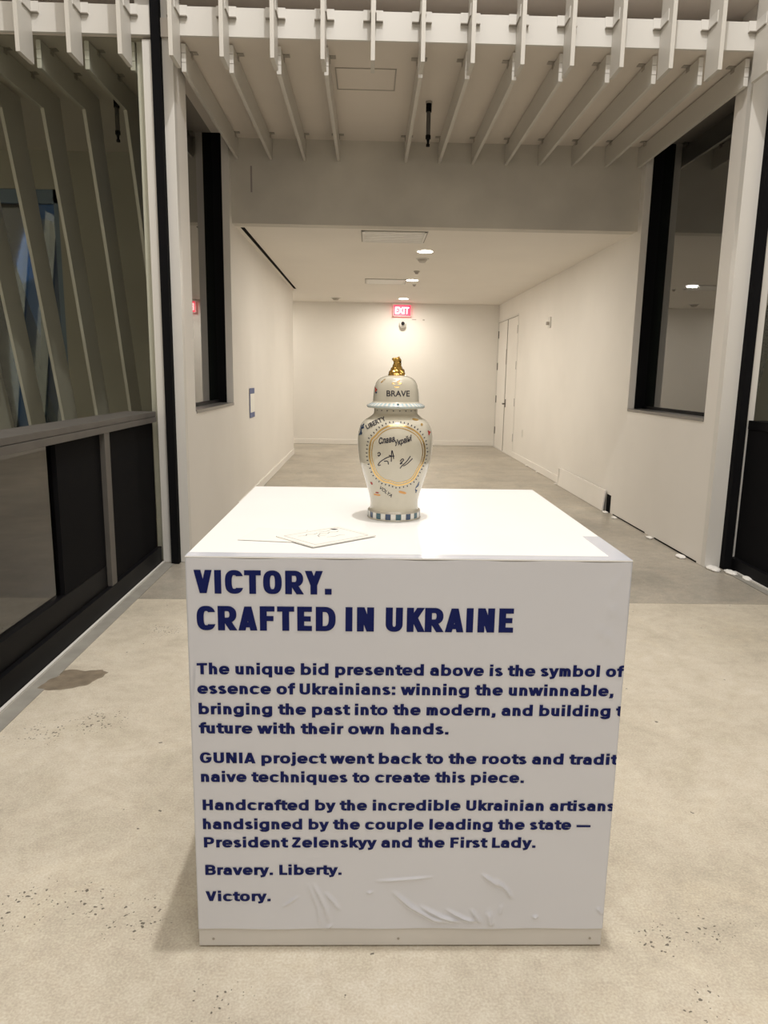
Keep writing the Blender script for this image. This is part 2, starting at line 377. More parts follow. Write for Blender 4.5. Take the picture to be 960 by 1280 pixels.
# ---- recessed windows
def window(name, s, x0, y0, y1, dep, label):
    # s: -1 left, +1 right; x0 wall face; glass 0.245 m deep
    g = x0 + s * dep
    e = empty(name, (x0, (y0 + y1) / 2, 1.18), label, None, None, 'structure')
    a, b = sorted((x0 + s * .07, g)); rel(e, box('jamb', (a, b, y1 - .012, y1 + .0, 1.18, ZR - .001), 'black'))
    a, b = sorted((g, g + s * .012)); rel(e, box('glass', (a, b, y0, y1, 1.215, ZR - .001), 'darkglass'))
    a, b = sorted((x0 - s * .006, g)); rel(e, box('sill', (a, b, y0 + .002, y1 - .013, 1.165, 1.192), 'sill'))
    a, b = sorted((g - s * .02, g)); rel(e, box('bottom_frame', (a, b, y0 + .002, y1 - .013, 1.192, 1.222), 'black'))
    return e
window('window_1', -1, XL, 6.02, 7.69, .16, 'tall glazed recess in the left wall with a black far jamb')
window('window_2', 1, XR, 5.91, 7.70, .175, 'tall glazed recess in the right wall with a black far jamb')

# ---- guards
g = empty('guard_rail', (-1.63, 3.5, 0), 'low guard left of the plinth, grey top rail over glass and black panels', 'railing')
rel(g, boxes('top_rail', [(-1.86, -1.632, -3, 5.62, 1.162, 1.197), (-1.86, -1.63, -3, 5.62, 1.118, 1.158), (-1.85, -1.64, -3, 5.62, 1.15, 1.17)], 'grey_metal', bevel=.002))
rel(g, box('bottom_rail', (-1.80, -1.632, -3, 5.62, 0, .135), 'black', bevel=.003))
rel(g, box('bottom_rail', (-1.79, -1.66, -3, 4.5, .135, .275), 'black', bevel=.003))
rel(g, box('post', (-1.78, -1.634, 4.51, 4.60, .135, 1.118), 'grey_metal', bevel=.003))
rel(g, box('post', (-1.78, -1.64, 2.92, 3.02, .135, 1.118), 'black', bevel=.003))
rel(g, box('black_panel', (-1.73, -1.665, 3.87, 4.51, .275, 1.118), 'black_matte'))
rel(g, box('black_panel', (-1.73, -1.665, 4.60, 5.62, .135, 1.118), 'black_matte'))
gm = bpy.data.materials.new('guard_glass'); gm.use_nodes = True
nt = gm.node_tree; nt.nodes.clear(); out = nt.nodes.new('ShaderNodeOutputMaterial'); mx = nt.nodes.new('ShaderNodeMixShader')
tr = nt.nodes.new('ShaderNodeBsdfTransparent'); gl = nt.nodes.new('ShaderNodeBsdfGlossy'); fr = nt.nodes.new('ShaderNodeFresnel'); fr.inputs[0].default_value = 2.3
tr.inputs[0].default_value = (.80, .84, .80, 1); gl.inputs['Roughness'].default_value = .02
nt.links.new(fr.outputs[0], mx.inputs[0]); nt.links.new(tr.outputs[0], mx.inputs[1]); nt.links.new(gl.outputs[0], mx.inputs[2]); nt.links.new(mx.outputs[0], out.inputs[0])
M['guard_glass'] = gm
rel(g, box('glass_panel', (-1.70, -1.69, 3.02, 3.87, .27, 1.12), 'guard_glass'))
rel(g, box('glass_panel', (-1.70, -1.69, -3, 2.92, .27, 1.12), 'guard_glass'))
g = empty('guard_rail', (3.0, 3.5, 0), 'low black guard at the right edge behind the right jamb', 'railing')
rel(g, box('top_rail', (2.975, 3.2, -3, 5.62, 1.13, 1.197), 'black', bevel=.002))
rel(g, box('bottom_rail', (2.942, 3.1, -3, 5.62, 0, .10), 'black', bevel=.003))
rel(g, box('black_panel', (2.98, 3.04, -3, 5.62, .10, 1.13), 'black_matte'))

# ---- spaces beyond the guards, behind added grey panes that dim them
tg = bpy.data.materials.new('added_dimming_glass'); tg.use_nodes = True
nt = tg.node_tree; nt.nodes.clear(); out = nt.nodes.new('ShaderNodeOutputMaterial'); mx = nt.nodes.new('ShaderNodeMixShader')
tr = nt.nodes.new('ShaderNodeBsdfTransparent'); gl = nt.nodes.new('ShaderNodeBsdfGlossy'); fr = nt.nodes.new('ShaderNodeFresnel'); fr.inputs[0].default_value = 1.12
tr.inputs[0].default_value = (.915, .925, .895, 1); gl.inputs['Roughness'].default_value = .02
nt.links.new(fr.outputs[0], mx.inputs[0]); nt.links.new(tr.outputs[0], mx.inputs[1]); nt.links.new(gl.outputs[0], mx.inputs[2]); nt.links.new(mx.outputs[0], out.inputs[0])
M['tinted'] = tg
for nm, a_, b_, lb_ in (('dimming_pane_left', -8, -1.63, 'grey pane added to dim the space behind the left guard'), ('dimming_pane_right', 3.03, 9, 'grey pane added to dim the space behind the right guard')):
    e = empty(nm, ((a_ + b_) / 2, 5.663, 0), lb_, None, None, 'structure')
    rel(e, box('pane', (a_, b_, 5.66, 5.666, 0, ZR - .001), 'tinted'))
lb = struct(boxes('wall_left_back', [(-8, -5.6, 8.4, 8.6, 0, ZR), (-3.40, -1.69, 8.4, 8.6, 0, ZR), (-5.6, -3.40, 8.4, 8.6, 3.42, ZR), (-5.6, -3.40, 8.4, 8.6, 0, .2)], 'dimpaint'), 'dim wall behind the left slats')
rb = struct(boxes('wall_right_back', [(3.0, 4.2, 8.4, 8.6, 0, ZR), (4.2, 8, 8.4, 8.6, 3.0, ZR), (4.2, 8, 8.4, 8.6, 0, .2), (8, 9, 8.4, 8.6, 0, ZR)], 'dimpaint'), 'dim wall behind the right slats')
e = empty('window_3', (-4.5, 8.45, .2), 'dark blue window behind the left slats', None, None, 'structure')
rel(e, boxes('frame', [(-3.46, -3.40, 8.42, 8.5, .2, 3.42), (-5.6, -5.54, 8.42, 8.5, .2, 3.42), (-5.6, -3.4, 8.42, 8.5, 3.28, 3.42)], 'duskwall'))
rel(e, box('glass', (-5.54, -3.46, 8.46, 8.47, .2, 3.28), 'guard_glass'))
e2 = empty('window_4', (6, 8.45, .2), 'bright blue window behind the right guard', None, None, 'structure')
rel(e2, boxes('frame', [(4.2, 4.25, 8.42, 8.5, .2, 3.0), (7.95, 8.0, 8.42, 8.5, .2, 3.0)], 'duskwall'))
rel(e2, box('glass', (4.25, 7.95, 8.46, 8.47, .2, 3.0), 'guard_glass'))
struct(box('wall_left_outside', (-9, -1.9, 12.2, 12.3, -.5, 5), 'duskdark'), 'deep blue facade seen through the left window')
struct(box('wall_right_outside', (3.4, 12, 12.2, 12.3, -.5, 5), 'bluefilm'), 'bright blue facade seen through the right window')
# leaning struts outside the left window
st = empty('leaning_struts', (-4.6, 9.6, 0), 'row of leaning blue-grey struts seen through the left window', 'louvre')
bm = bmesh.new()
extr_x(bm, [(9.2, 3.3), (9.5, 3.3), (10.2, 0), (9.8, 0)], -.05, .05)
s = link('strut', bm, 'duskwall')
for i in range(9):
    o = s if i == 0 else s.copy()
    if i: COL.objects.link(o)
    o.parent = st; o.location = (-1.9 + i * .42, -9.6, 0); o.rotation_euler = (0, math.radians(9 if i % 2 else -11), 0)
st2 = empty('leaning_struts', (6.2, 9.6, 0), 'row of leaning grey struts seen through the right window', 'louvre')
for i in range(9):
    o = s.copy(); COL.objects.link(o)
    o.parent = st2; o.location = (-2.4 + i * .5, -9.6, 0); o.rotation_euler = (0, math.radians(-12 if i % 2 else 10), 0)

# ---- hall shell (behind and above the camera)
struct(box('wall_back', (-8, 9, -6.2, -6, 0, 9), 'paint')); struct(box('ceiling', (-8, 9, -6, 6.1, 9, 9.15), 'ceilw'))
struct(box('wall_hall_left', (-8.2, -8, -6, 12, 0, 9), 'paint')); struct(box('wall_hall_right', (9, 9.2, -6, 12, 0, 9), 'paint'))

# ================================================================== CORRIDOR FITTINGS
d = empty('door_1', (XR, 14.76, 0), 'white double door at the far end of the right wall', None, None, 'structure')
rel(d, boxes('door_frame', [(XR - .006, XR + .05, 13.69, 13.72, 0, 2.66), (XR - .006, XR + .05, 15.80, 15.83, 0, 2.66), (XR - .006, XR + .05, 13.72, 15.80, 2.63, 2.66)], 'metalw'))
for (y0, y1, hy) in ((13.726, 14.757, 13.735), (14.768, 15.796, 15.787)):
    lf = rel(d, box('door_leaf', (XR + .008, XR + .05, y0, y1, .01, 2.624), 'paint', bevel=.002))
    for z in (2.38, 1.72, 1.03, .36):
        q = box('hinge', (XR - .004, XR + .02, hy - .035, hy + .035, z - .075, z + .075), 'hinge'); q.parent = lf
    if y0 > 14:
        q = boxes('flush_bolt', [(XR - .004, XR + .02, 14.77, 14.80, 1.75, 2.05)], 'hinge'); q.parent = lf
    else:
        q = boxes('handle', [(XR + .0, XR + .02, 14.66, 14.72, .90, 1.06), (XR - .05, XR + .0, 14.68, 14.70, .96, .98), (XR - .06, XR - .045, 14.58, 14.70, .955, .985)], 'hinge'); q.parent = lf
rel(d, boxes('door_seam', [(XR - .003, XR + .02, 14.755, 14.771, .01, 2.63), (XR - .002, XR + .01, 13.718, 13.726, .01, 2.63), (XR - .002, XR + .01, 13.72, 15.8, 2.624, 2.632)], 'seam'))
rel(d, box('threshold', (XR - .02, XR + .05, 13.72, 15.8, 0, .008), 'metalw'))

def downlight(x, y, label):
    e = empty('downlight', (x, y, ZC), label, 'light', 'corridor downlights')
    bm = bmesh.new()
    r = bmesh.ops.create_cone(bm, cap_ends=False, segments=32, radius1=.098, radius2=.105, depth=.008, matrix=Matrix.Translation((x, y, ZC - .005)))
    bmesh.ops.create_cone(bm, cap_ends=False, segments=32, radius1=.085, radius2=.085, depth=.008, matrix=Matrix.Translation((x, y, ZC - .005)))
    rel(e, link('trim_ring', bm, 'metalw', smooth=True))
    rel(e, cylo('lens', (x, y, ZC - .009), (x, y, ZC - .001), .088, 'lamp', seg=32))
downlight(.67, 9.27, 'nearest round white downlight in the corridor ceiling')
downlight(.67, 12.0, 'middle round white downlight in the corridor ceiling')
downlight(.67, 14.85, 'farthest downlight, just above the red exit sign')

def vent(x0, x1, y0, y1, label):
    e = empty('ceiling_vent', ((x0 + x1) / 2, (y0 + y1) / 2, ZC), label, 'vent', 'ceiling vents')
    rel(e, boxes('frame', [(x0, x1, y0, y0 + .025, ZC - .012, ZC), (x0, x1, y1 - .025, y1, ZC - .012, ZC), (x0, x0 + .025, y0, y1, ZC - .012, ZC), (x1 - .025, x1, y0, y1, ZC - .012, ZC)], 'metalw', bevel=.002))
    rel(e, boxes('shadow_outline', [(x0 - .012, x1 + .012, y0 - .012, y0, ZC - .003, ZC - .0005), (x0 - .012, x1 + .012, y1, y1 + .012, ZC - .003, ZC - .0005), (x0 - .012, x0, y0, y1, ZC - .003, ZC - .0005), (x1, x1 + .012, y0, y1, ZC - .003, ZC - .0005)], 'seam'))  # dark strips laid round the frame as its shadow line
    n = 9
    for i in range(n):
        yy = y0 + .04 + i * (y1 - y0 - .08) / (n - 1)
        rel(e, box('louvre_blade', (x0 + .025, x1 - .025, yy - .022, yy + .018, ZC - .009, ZC - .003), 'boxw'))
vent(-.09, .60, 8.06, 8.70, 'large square white vent nearest in the corridor ceiling')
vent(-.07, .57, 11.95, 12.55, 'second square white vent farther along the corridor ceiling')

def disc(name, x, y, r, hgt, label, cat, m='metalw'):
    e = empty(name, (x, y, ZC), label, cat)
    rel(e, cylo('base', (x, y, ZC - .012), (x, y, ZC), r, m, seg=24))
    rel(e, cylo('cap', (x, y, ZC - .012 - hgt), (x, y, ZC - .012), r * .45, 'bracket', r1=r * .8, seg=24))
disc('smoke_detector', .68, 9.86, .085, .035, 'round smoke detector behind the nearest downlight', 'detector')
disc('sprinkler_head', .68, 11.0, .045, .03, 'small sprinkler between the two nearer downlights', 'sprinkler', 'bracket')
disc('sprinkler_head', .74, 12.55, .035, .025, 'small sprinkler just beyond the middle downlight', 'sprinkler')
disc('smoke_detector', -.68, 14.95, .10, .035, 'white smoke detector alone at the far left of the corridor ceiling', 'detector')

def text_mesh(body, offset=0.0, shear=0.0, spacing=1.0, extr=0.0):
    c = bpy.data.curves.new('t', 'FONT'); c.body = body; c.size = 1; c.offset = offset; c.shear = shear; c.space_character = spacing; c.extrude = extr
    c.resolution_u = 4
    o = bpy.data.objects.new('t', c); COL.objects.link(o)
    dg = bpy.context.evaluated_depsgraph_get(); dg.update()
    me = bpy.data.meshes.new_from_object(o.evaluated_get(dg))
    bpy.data.objects.remove(o); bpy.data.curves.remove(c)
    return me
def text_bounds(body, **k):
    me = text_mesh(body, **k); xs = [v.co.x for v in me.vertices]; ys = [v.co.y for v in me.vertices]
    b = (min(xs), max(xs), min(ys), max(ys)); bpy.data.meshes.remove(me); return b

# exit sign on the far wall
ex = empty('exit_sign', (.68, 15.75, 2.9), 'glowing red exit sign under the far ceiling', 'sign')
rel(ex, box('housing', (.48, .88, 15.70, 15.82, 2.955, 2.995), 'metalw', bevel=.004))
rel(ex, box('panel', (.50, .865, 15.745, 15.755, 2.735, 2.955), 'exitred'))
rel(ex, boxes('panel_edge', [(.488, .50, 15.74, 15.76, 2.73, 2.955), (.865, .877, 15.74, 15.76, 2.73, 2.955), (.488, .877, 15.74, 15.76, 2.722, 2.735)], 'metalw'))
me = text_mesh('EXIT', offset=.02); bb = text_bounds('EXIT', offset=.02)
for v in me.vertices:
    x, y = v.co.x, v.co.y; v.co = Vector((.535 + (x - bb[0]) / (bb[1] - bb[0]) * .295, 15.742, 2.775 + (y - bb[2]) / (bb[3] - bb[2]) * .14))
me.materials.append(M['exittext']); o = bpy.data.objects.new('letters', me); COL.objects.link(o); rel(ex, o)
# dome camera under it
e = empty('security_camera', (.70, 15.83, 2.56), 'small white ball camera with a black lens on the wall under the exit sign', 'camera')
rel(e, cylo('mount', (.70, 15.76, 2.575), (.70, 15.83, 2.575), .075, 'metalw', seg=24))
bm = bmesh.new(); bmesh.ops.create_uvsphere(bm, u_segments=24, v_segments=14, radius=.075, matrix=Matrix.Translation((.70, 15.73, 2.56))); rel(e, link('ball', bm, 'metalw', smooth=True))
rel(e, cylo('lens', (.70, 15.63, 2.575), (.70, 15.68, 2.57), .036, 'black', seg=20))
e = empty('wall_fastener', (.93, 15.83, 2.665), 'tiny dark fixing on the far wall right of the ball camera', 'fixing')
rel(e, boxes('plate', [(.90, .99, 15.82, 15.83, 2.66, 2.675)], 'bracket')); rel(e, boxes('plate', [(1.13, 1.17, 15.82, 15.83, 2.655, 2.675)], 'bracket'))

# horn strobe and outlet on the right wall
e = empty('fire_alarm', (XR, 11.3, 2.32), 'small white fire alarm strobe high on the right corridor wall', 'alarm')
rel(e, box('back_plate', (XR - .02, XR, 11.24, 11.37, 2.25, 2.41), 'metalw', bevel=.004))
rel(e, box('strobe', (XR - .06, XR - .02, 11.28, 11.33, 2.29, 2.34), 'bracket', bevel=.006))
e = empty('power_outlet', (XR, 12.9, .51), 'white outlet plate low on the right wall before the door', 'outlet')
rel(e, box('cover_plate', (XR - .008, XR, 12.86, 12.95, .44, .58), 'metalw', bevel=.003))
rel(e, boxes('socket', [(XR - .011, XR - .008, 12.885, 12.925, .525, .56), (XR - .011, XR - .008, 12.885, 12.925, .46, .495)], 'boxbase'))
# leaning cover board
bm = bmesh.new()
extr = [(2.716, 0.0), (2.700, 0.002), (2.722, .242), (2.738, .242)]
a = [bm.verts.new((x, 8.12, z)) for x, z in extr]; b = [bm.verts.new((x, 10.1, z)) for x, z in extr]
bm.faces.new(a); bm.faces.new(b[::-1])
for i in range(4): bm.faces.new((a[i], b[i], b[(i + 1) % 4], a[(i + 1) % 4]))
e = empty('cover_board', (2.72, 9.1, 0), 'low white cover board leaning along the foot of the right wall', 'board')
rel(e, link('board', bm, 'paint'))
rel(e, box('return_end', (2.70, XR, 10.1, 10.13, 0, .242), 'paint'))
struct(box('trim_8', (XR - .004, XR, 8.0, 8.13, .0, .20), 'black_matte'), 'dark gap at the foot of the right wall beside the cover board')
# framed notice on the left wall
e = empty('wall_notice', (XL, 8.9, 1.13), 'small notice with blue bands top and bottom on the left wall', 'sign')
rel(e, box('sheet', (XL + .002, XL + .006, 8.69, 9.03, .985, 1.315), 'paper'))
rel(e, boxes('blue_band', [(XL + .006, XL + .009, 8.68, 9.04, 1.255, 1.32), (XL + .006, XL + .009, 8.68, 9.04, .97, 1.03), ], 'bluegrey'))
rel(e, boxes('edge_strip', [(XL + .006, XL + .008, 8.68, 8.73, 1.03, 1.255)], 'bluegrey'))

# plaster crumbs along the right wall
spots = [(2.71, 8.02, .035, 'nearest the cover board'), (2.705, 7.70, .035, ''), (2.715, 6.72, .035, ''), (2.70, 5.98, .045, ''), (2.80, 5.585, .055, ''), (2.885, 5.47, .05, ''), (2.93, 5.30, .04, ''), (2.70, 10.2, .03, ''), (2.73, 12.3, .03, ''), (2.73, 11.5, .03, '')]
names = ['white plaster crumb by the near end of the cover board', 'white plaster crumb on the floor under the right window, farthest of three', 'white plaster crumb under the middle of the right window', 'white plaster crumb under the near end of the right window',
         'large white plaster lump in front of the right wall end', 'white plaster lump below the right black joint', 'white plaster lump at the foot of the right jamb', 'white plaster crumb at the far end of the cover board', 'white plaster crumb by the right baseboard nearer the door', 'white plaster crumb by the right baseboard midway to the door']
for (x, y, r, _), lab in zip(spots, names):
    bm = bmesh.new(); bmesh.ops.create_icosphere(bm, subdivisions=3, radius=1)
    for v in bm.verts:
        f = 1 + random.uniform(-.14, .14)
        v.co = Vector((x + v.co.x * r * .8 * f, y + v.co.y * r * 1.5 * f, max(0, .006 + v.co.z * r * .35 * f)))
    o = link('plaster_crumb', bm, 'crumb', smooth=True); tag(o, lab, 'debris', 'plaster crumbs along the right wall')
# shadow gap under the right wall: ragged board edge
boxes('bottom_gap', [(XR - .003, XR, 5.8, 6.7, 0, .012), (XR - .003, XR, 6.95, 7.9, 0, .010)], 'black_matte', wr)

# ================================================================== PLINTH
pl = empty('display_plinth', (XB + WB / 2, YB + DB / 2, 0), 'large white cube plinth printed with navy text', 'plinth')
rel(pl, box('body', (XB, XB + WB, YB, YB + DB, 0.004, HB - .004), 'boxbase', bevel=.002))
rel(pl, box('top_sheet', (XB - .001, XB + WB + .001, YB - .003, YB + DB, HB - .004, HB), 'boxw', bevel=.0015))
rel(pl, boxes('top_overlap', [(XB, XB + WB, YB - .002, YB + .035, HB, HB + .0008), (XB + WB - .045, XB + WB, YB + .035, YB + .26, HB, HB + .0008)], 'vinyl'))
# vinyl film with wrinkles; ridge lines in plinth face metres (u across, z up)
ridges = [([(.303, .19), (.318, .16), (.335, .12), (.345, .075)], .007, .0045), ([(.335, .165), (.355, .14), (.370, .115)], .006, .004), ([(.29, .19), (.315, .12), (.322, .07)], .006, .003),
          ([(.225, .125), (.262, .155)], .005, .003), ([(.350, .07), (.338, .06)], .006, .004),
          ([(.47, .20), (.54, .206), (.61, .212)], .005, .0035), ([(.515, .165), (.56, .125), (.62, .088), (.66, .078)], .008, .0065), ([(.585, .125), (.64, .095), (.69, .078)], .007, .006),
          ([(.655, .115), (.70, .09), (.73, .08)], .006, .0055), ([(.72, .115), (.745, .075)], .006, .005), ([(.765, .11), (.775, .065)], .011, .006),
          ([(.745, .22), (.79, .185)], .006, .005), ([(.78, .205), (.81, .175), (.825, .15)], .006, .005), ([(.80, .13), (.795, .10)], .006, .003), ([(.445, .165), (.455, .168)], .005, .004),
          ([(.885, .095), (.895, .093)], .006, .005), ([(.95, .855), (.975, .85)], .004, .003), ([(.99, .90), (1.05, .86)], .007, .003), ([(1.01, .955), (1.06, .93)], .007, .003), ([(1.02, .99), (1.05, 1.03)], .006, .002), ([(1.055, .12), (1.07, .10)], .005, .004), ([(.02, .80), (.012, .70)], .006, .003)]
def seg_d(p, a, b):
    ax, az = a; bx_, bz = b; dx, dz = bx_ - ax, bz - az
    t = max(0, min(1, ((p[0] - ax) * dx + (p[1] - az) * dz) / (dx * dx + dz * dz + 1e-12)))
    return math.hypot(p[0] - ax - t * dx, p[1] - az - t * dz), t
def bulge(u, z):
    h = 0
    for pts, wd, amp in ridges:
        n = len(pts) - 1
        if not (min(p[0] for p in pts) - .03 < u < max(p[0] for p in pts) + .03 and min(p[1] for p in pts) - .03 < z < max(p[1] for p in pts) + .03): continue
        best = None
        for i in range(n):
            d_, t_ = seg_d((u, z), pts[i], pts[i + 1])
            if best is None or d_ < best[0]: best = (d_, (i + t_) / n)
        taper = min(1, 4 * best[1] * (1 - best[1]) + .25)
        h += amp * taper * math.exp(-(best[0] / wd) ** 2 * 2.2) * 1.35
    h += .0006 * math.sin(9 * u + 3 * z) * math.sin(7 * z + 1)
    return h
YV = YB - .0035
bm = bmesh.new()
us = [i * WB / 130 for i in range(131)]
zsv = [.058 + (i / 90) ** 1 * .19 for i in range(91)] + [.248 + i * (HB - .004 - .248) / 60 for i in range(1, 61)]
us2 = []
for i in range(260): us2.append(i * WB / 260)
us2.append(WB)
rows = []
for z in zsv:
    rows.append([bm.verts.new((XB + u, YV - bulge(u, z), z + (.0015 * math.sin(u * 30) if z > 1.06 else 0) + (.0012 * math.sin(u * 23) if z < .06 else 0))) for u in us2])
for i in range(len(rows) - 1):
    for j in range(len(us2) - 1): bm.faces.new((rows[i][j], rows[i][j + 1], rows[i + 1][j + 1], rows[i + 1][j]))
# film returns a little onto the sides
for side in (0, -1):
    prev = None; col_ = [r[side] for r in rows]; sx = -.0012 if side == 0 else .0012
    new = [bm.verts.new((v.co.x + sx, YB + .05, v.co.z)) for v in col_]
    for i in range(len(col_) - 1): bm.faces.new((col_[i], col_[i + 1], new[i + 1], new[i]))
vf = rel(pl, link('vinyl_film', bm, 'vinyl', smooth=True))
for u in (.038, .528, 1.042):
    rel(pl, cylo('screw', (XB + u, YB - .001, .025), (XB + u, YB + .002, .025), .0035, 'bracket', seg=10))
# printed text
# ---- a bold grotesque drawn as strokes: every glyph is (advance, strokes); cap height 1
def se_arc(cx, cy, rx, ry, a0, a1, n=18, e=2.35):
    out = []
    for i in range(n + 1):
        a = math.radians(a0 + (a1 - a0) * i / n); c_, s_ = math.cos(a), math.sin(a)
        out.append((cx + rx * math.copysign(abs(c_) ** (2 / e), c_), cy + ry * math.copysign(abs(s_) ** (2 / e), s_)))
    return out
def crv(pts, n=6):
    P_ = [Vector(p) for p in pts]; Q = []
    for i in range(len(P_) - 1):
        a, b, c, d_ = P_[max(0, i - 1)], P_[i], P_[i + 1], P_[min(len(P_) - 1, i + 2)]
        for k in range(n):
            t = k / n; Q.append(tuple(.5 * (2 * b + (c - a) * t + (2 * a - 5 * b + 4 * c - d_) * t * t + (3 * b - a - 3 * c + d_) * t ** 3)))
    return Q + [tuple(P_[-1])]
def glyph(ch, t, cond=1.0):
    X, A_, D_ = .755, 1.04, -.24
    h = t / 2; v = t * .86; g = v / 2      # v: thickness of horizontals
    bw = .70 * cond; L_ = .075 + h         # left stem centre
    r = (bw - t) / 2; cx = .045 + h + r; ry = (X - v) / 2 + .006; cy = X / 2
    R_s = .045 + bw - h                    # right stem centre when bowl on left
    if ch == 'o': return bw + .09, [se_arc(cx, cy, r, ry, 0, 360, 36)]
    if ch in 'bp':
        c2 = L_ + r; s = [se_arc(c2, cy, r, ry, 0, 360, 36)]
        s.append([(L_, 0 if ch == 'b' else D_), (L_, A_ if ch == 'b' else X)]); return c2 + r + h + .045, s
    if ch in 'dqg':
        s = [se_arc(cx, cy, r, ry, 0, 360, 36)]; x = cx + r
        if ch == 'd': s.append([(x, 0), (x, A_)])
        elif ch == 'q': s.append([(x, D_), (x, X)])
        else: s.append([(x, X), (x, .02)] + se_arc(x - r, .02, r, .02 - D_ - g, 0, -155, 14))
        return x + h + .075, s
    if ch == 'c': return bw * .93 + .07, [se_arc(cx, cy, r, ry, 42, 318, 28)]
    if ch == 'e': return bw + .07, [se_arc(cx, cy, r, ry, 0, 322, 32), [(cx - r, cy - .01), (cx + r + h * .96, cy - .01)]]
    if ch == 'a':
        w_ = .60 * cond; x = .05 + w_ - h; yb = .225
        return w_ + .12, [[(x, 0), (x, .46)] + se_arc(x - (w_ - t) / 2 + .005, X - .235 - g, (w_ - t) / 2 - .005, .235, 0, 155, 14),
                          [(x, .44), (.05 + .24, .44)] + se_arc(.05 + .235, (.44 + g) / 2, .235 - h, (.44 - g) / 2, 90, 270, 14) + [(x - .10, g), (x, .14)]]
    if ch in 'nhmru':
        if ch == 'u':
            w_ = .56 * cond; x2 = L_ + w_ - t
            return x2 + h + .075, [[(L_, X), (L_, .30)] + se_arc(L_ + (w_ - t) / 2, .30, (w_ - t) / 2, .30 - g, 180, 360, 16), [(x2, 0), (x2, X)]]
        s = [[(L_, 0), (L_, A_ if ch == 'h' else X)]]
        if ch == 'r': return .43 * cond + .02, [s[0], se_arc(L_ + .24, X - .27 - g, .24, .27, 180, 95, 10) + [(L_ + .30, X - g)]]
        w_ = (.56 if ch != 'm' else .51) * cond; x2 = L_ + w_ - t
        s.append(se_arc((L_ + x2) / 2, X - .29 - g, (x2 - L_) / 2, .29, 180, 0, 18) + [(x2, 0)])
        if ch == 'm':
            x3 = x2 + w_ - t; s.append(se_arc((x3 + x2) / 2, X - .29 - g, (x3 - x2) / 2, .29, 180, 0, 18) + [(x3, 0)]); x2 = x3
        return x2 + h + .075, s
    if ch == 'i': return t + .15, [[(L_, 0), (L_, X)], [(L_, A_ - .19), (L_, A_ + .01)]]
    if ch == 'j': return t + .13, [[(L_, X), (L_, -.02), (L_ - .05, D_ + g + .02), (L_ - .20, D_ + g)], [(L_, A_ - .19), (L_, A_ + .01)]]
    if ch == 'l': return t + .15, [[(L_, 0), (L_, A_)]]
    if ch == 'k': return .60 * cond + .05, [[(L_, 0), (L_, A_)], [(L_ + .02, .28), (L_ + .38, X)], [(L_ + .13, .42), (L_ + .42, 0)]]
    if ch == 'f': x = .12 + h; return .42, [[(x, 0), (x, A_ - .24)] + se_arc(x + .19, A_ - .22, .19, .22 - g, 180, 95, 8) + [(x + .26, A_ - g)], [(.01, X - g), (x + .26, X - g)]]
    if ch == 't': x = .12 + h; return .45, [[(x, A_ - .10), (x, .20)] + se_arc(x + .18, .20, .18, .20 - g, 180, 265, 8) + [(x + .27, g)], [(.01, X - g), (x + .27, X - g)]]
    if ch == 's':
        w_ = .52; a = .05 + h * .8; b = a + w_ - t * .8
        return w_ + .09, [crv([(b, X - .16), (b - .10, X - g - .012), ((a + b) / 2, X - g + .003), (a + .07, X - g - .03), (a + .01, X * .72), (a + .10, X * .56), ((a + b) / 2, X / 2), (b - .08, X * .43), (b, X * .27), (b - .06, g + .03), ((a + b) / 2, g - .003), (a + .08, g + .015), (a - .02, .17)])]
    if ch == 'v': return .64, [[(.10, X), (.33, 0)], [(.56, X), (.33, 0)]]
    if ch == 'y': return .64, [[(.10, X), (.34, .03)], [(.56, X), (.30, -.06), (.22, D_ + g + .03), (.07, D_ + g)]]
    if ch == 'w': return .96, [[(.10, X), (.285, 0)], [(.285, 0), (.485, X)], [(.485, X), (.685, 0)], [(.685, 0), (.87, X)]]
    if ch == '.': return t + .14, [[(.07 + h, 0), (.07 + h, t * 1.0)]]
    if ch == ':': return t + .14, [[(.07 + h, 0), (.07 + h, t)], [(.07 + h, X - t), (.07 + h, X)]]
    if ch == ',': return t + .14, [[(.08 + h, t), (.08 + h, 0), (.02 + h, -.17)]]
    if ch == '\u2014': return 1.12, [[(.06, .37), (1.06, .37)]]
    if ch == ' ': return .30 if cond == 1 else .26, []
    # capitals
    W = .70 * cond; Rr = L_ + W - t
    if ch == 'I': return t + .16, [[(L_, 0), (L_, 1)]]
    if ch == 'L': return .60 * cond + .04, [[(L_, 0), (L_, 1)], [(L_, g), (L_ + .40 * cond + .05, g)]]
    if ch == 'T': x = .03 + W * .5; return W + .06, [[(x, 0), (x, 1 - g)], [(.03, 1 - g), (.03 + W, 1 - g)]]
    if ch == 'H': return Rr + h + .08, [[(L_, 0), (L_, 1)], [(Rr, 0), (Rr, 1)], [(L_, .5), (Rr, .5)]]
    if ch == 'N': return Rr + h + .08, [[(L_, 0), (L_, 1)], [(Rr, 0), (Rr, 1)], [(L_ + h * .1, 1), (Rr - h * .1, 0)]]
    if ch == 'E' or ch == 'F':
        x = L_ + .46 * cond; s = [[(L_, 0), (L_, 1)], [(L_, 1 - g), (x, 1 - g)], [(L_, .5), (x - .04, .5)]]
        if ch == 'E': s.append([(L_, g), (x, g)])
        return x + .06, s
    if ch == 'U': return Rr + h + .07, [[(L_, 1), (L_, .33)] + se_arc((L_ + Rr) / 2, .33, (Rr - L_) / 2, .33 - g, 180, 360, 20) + [(Rr, 1)]]
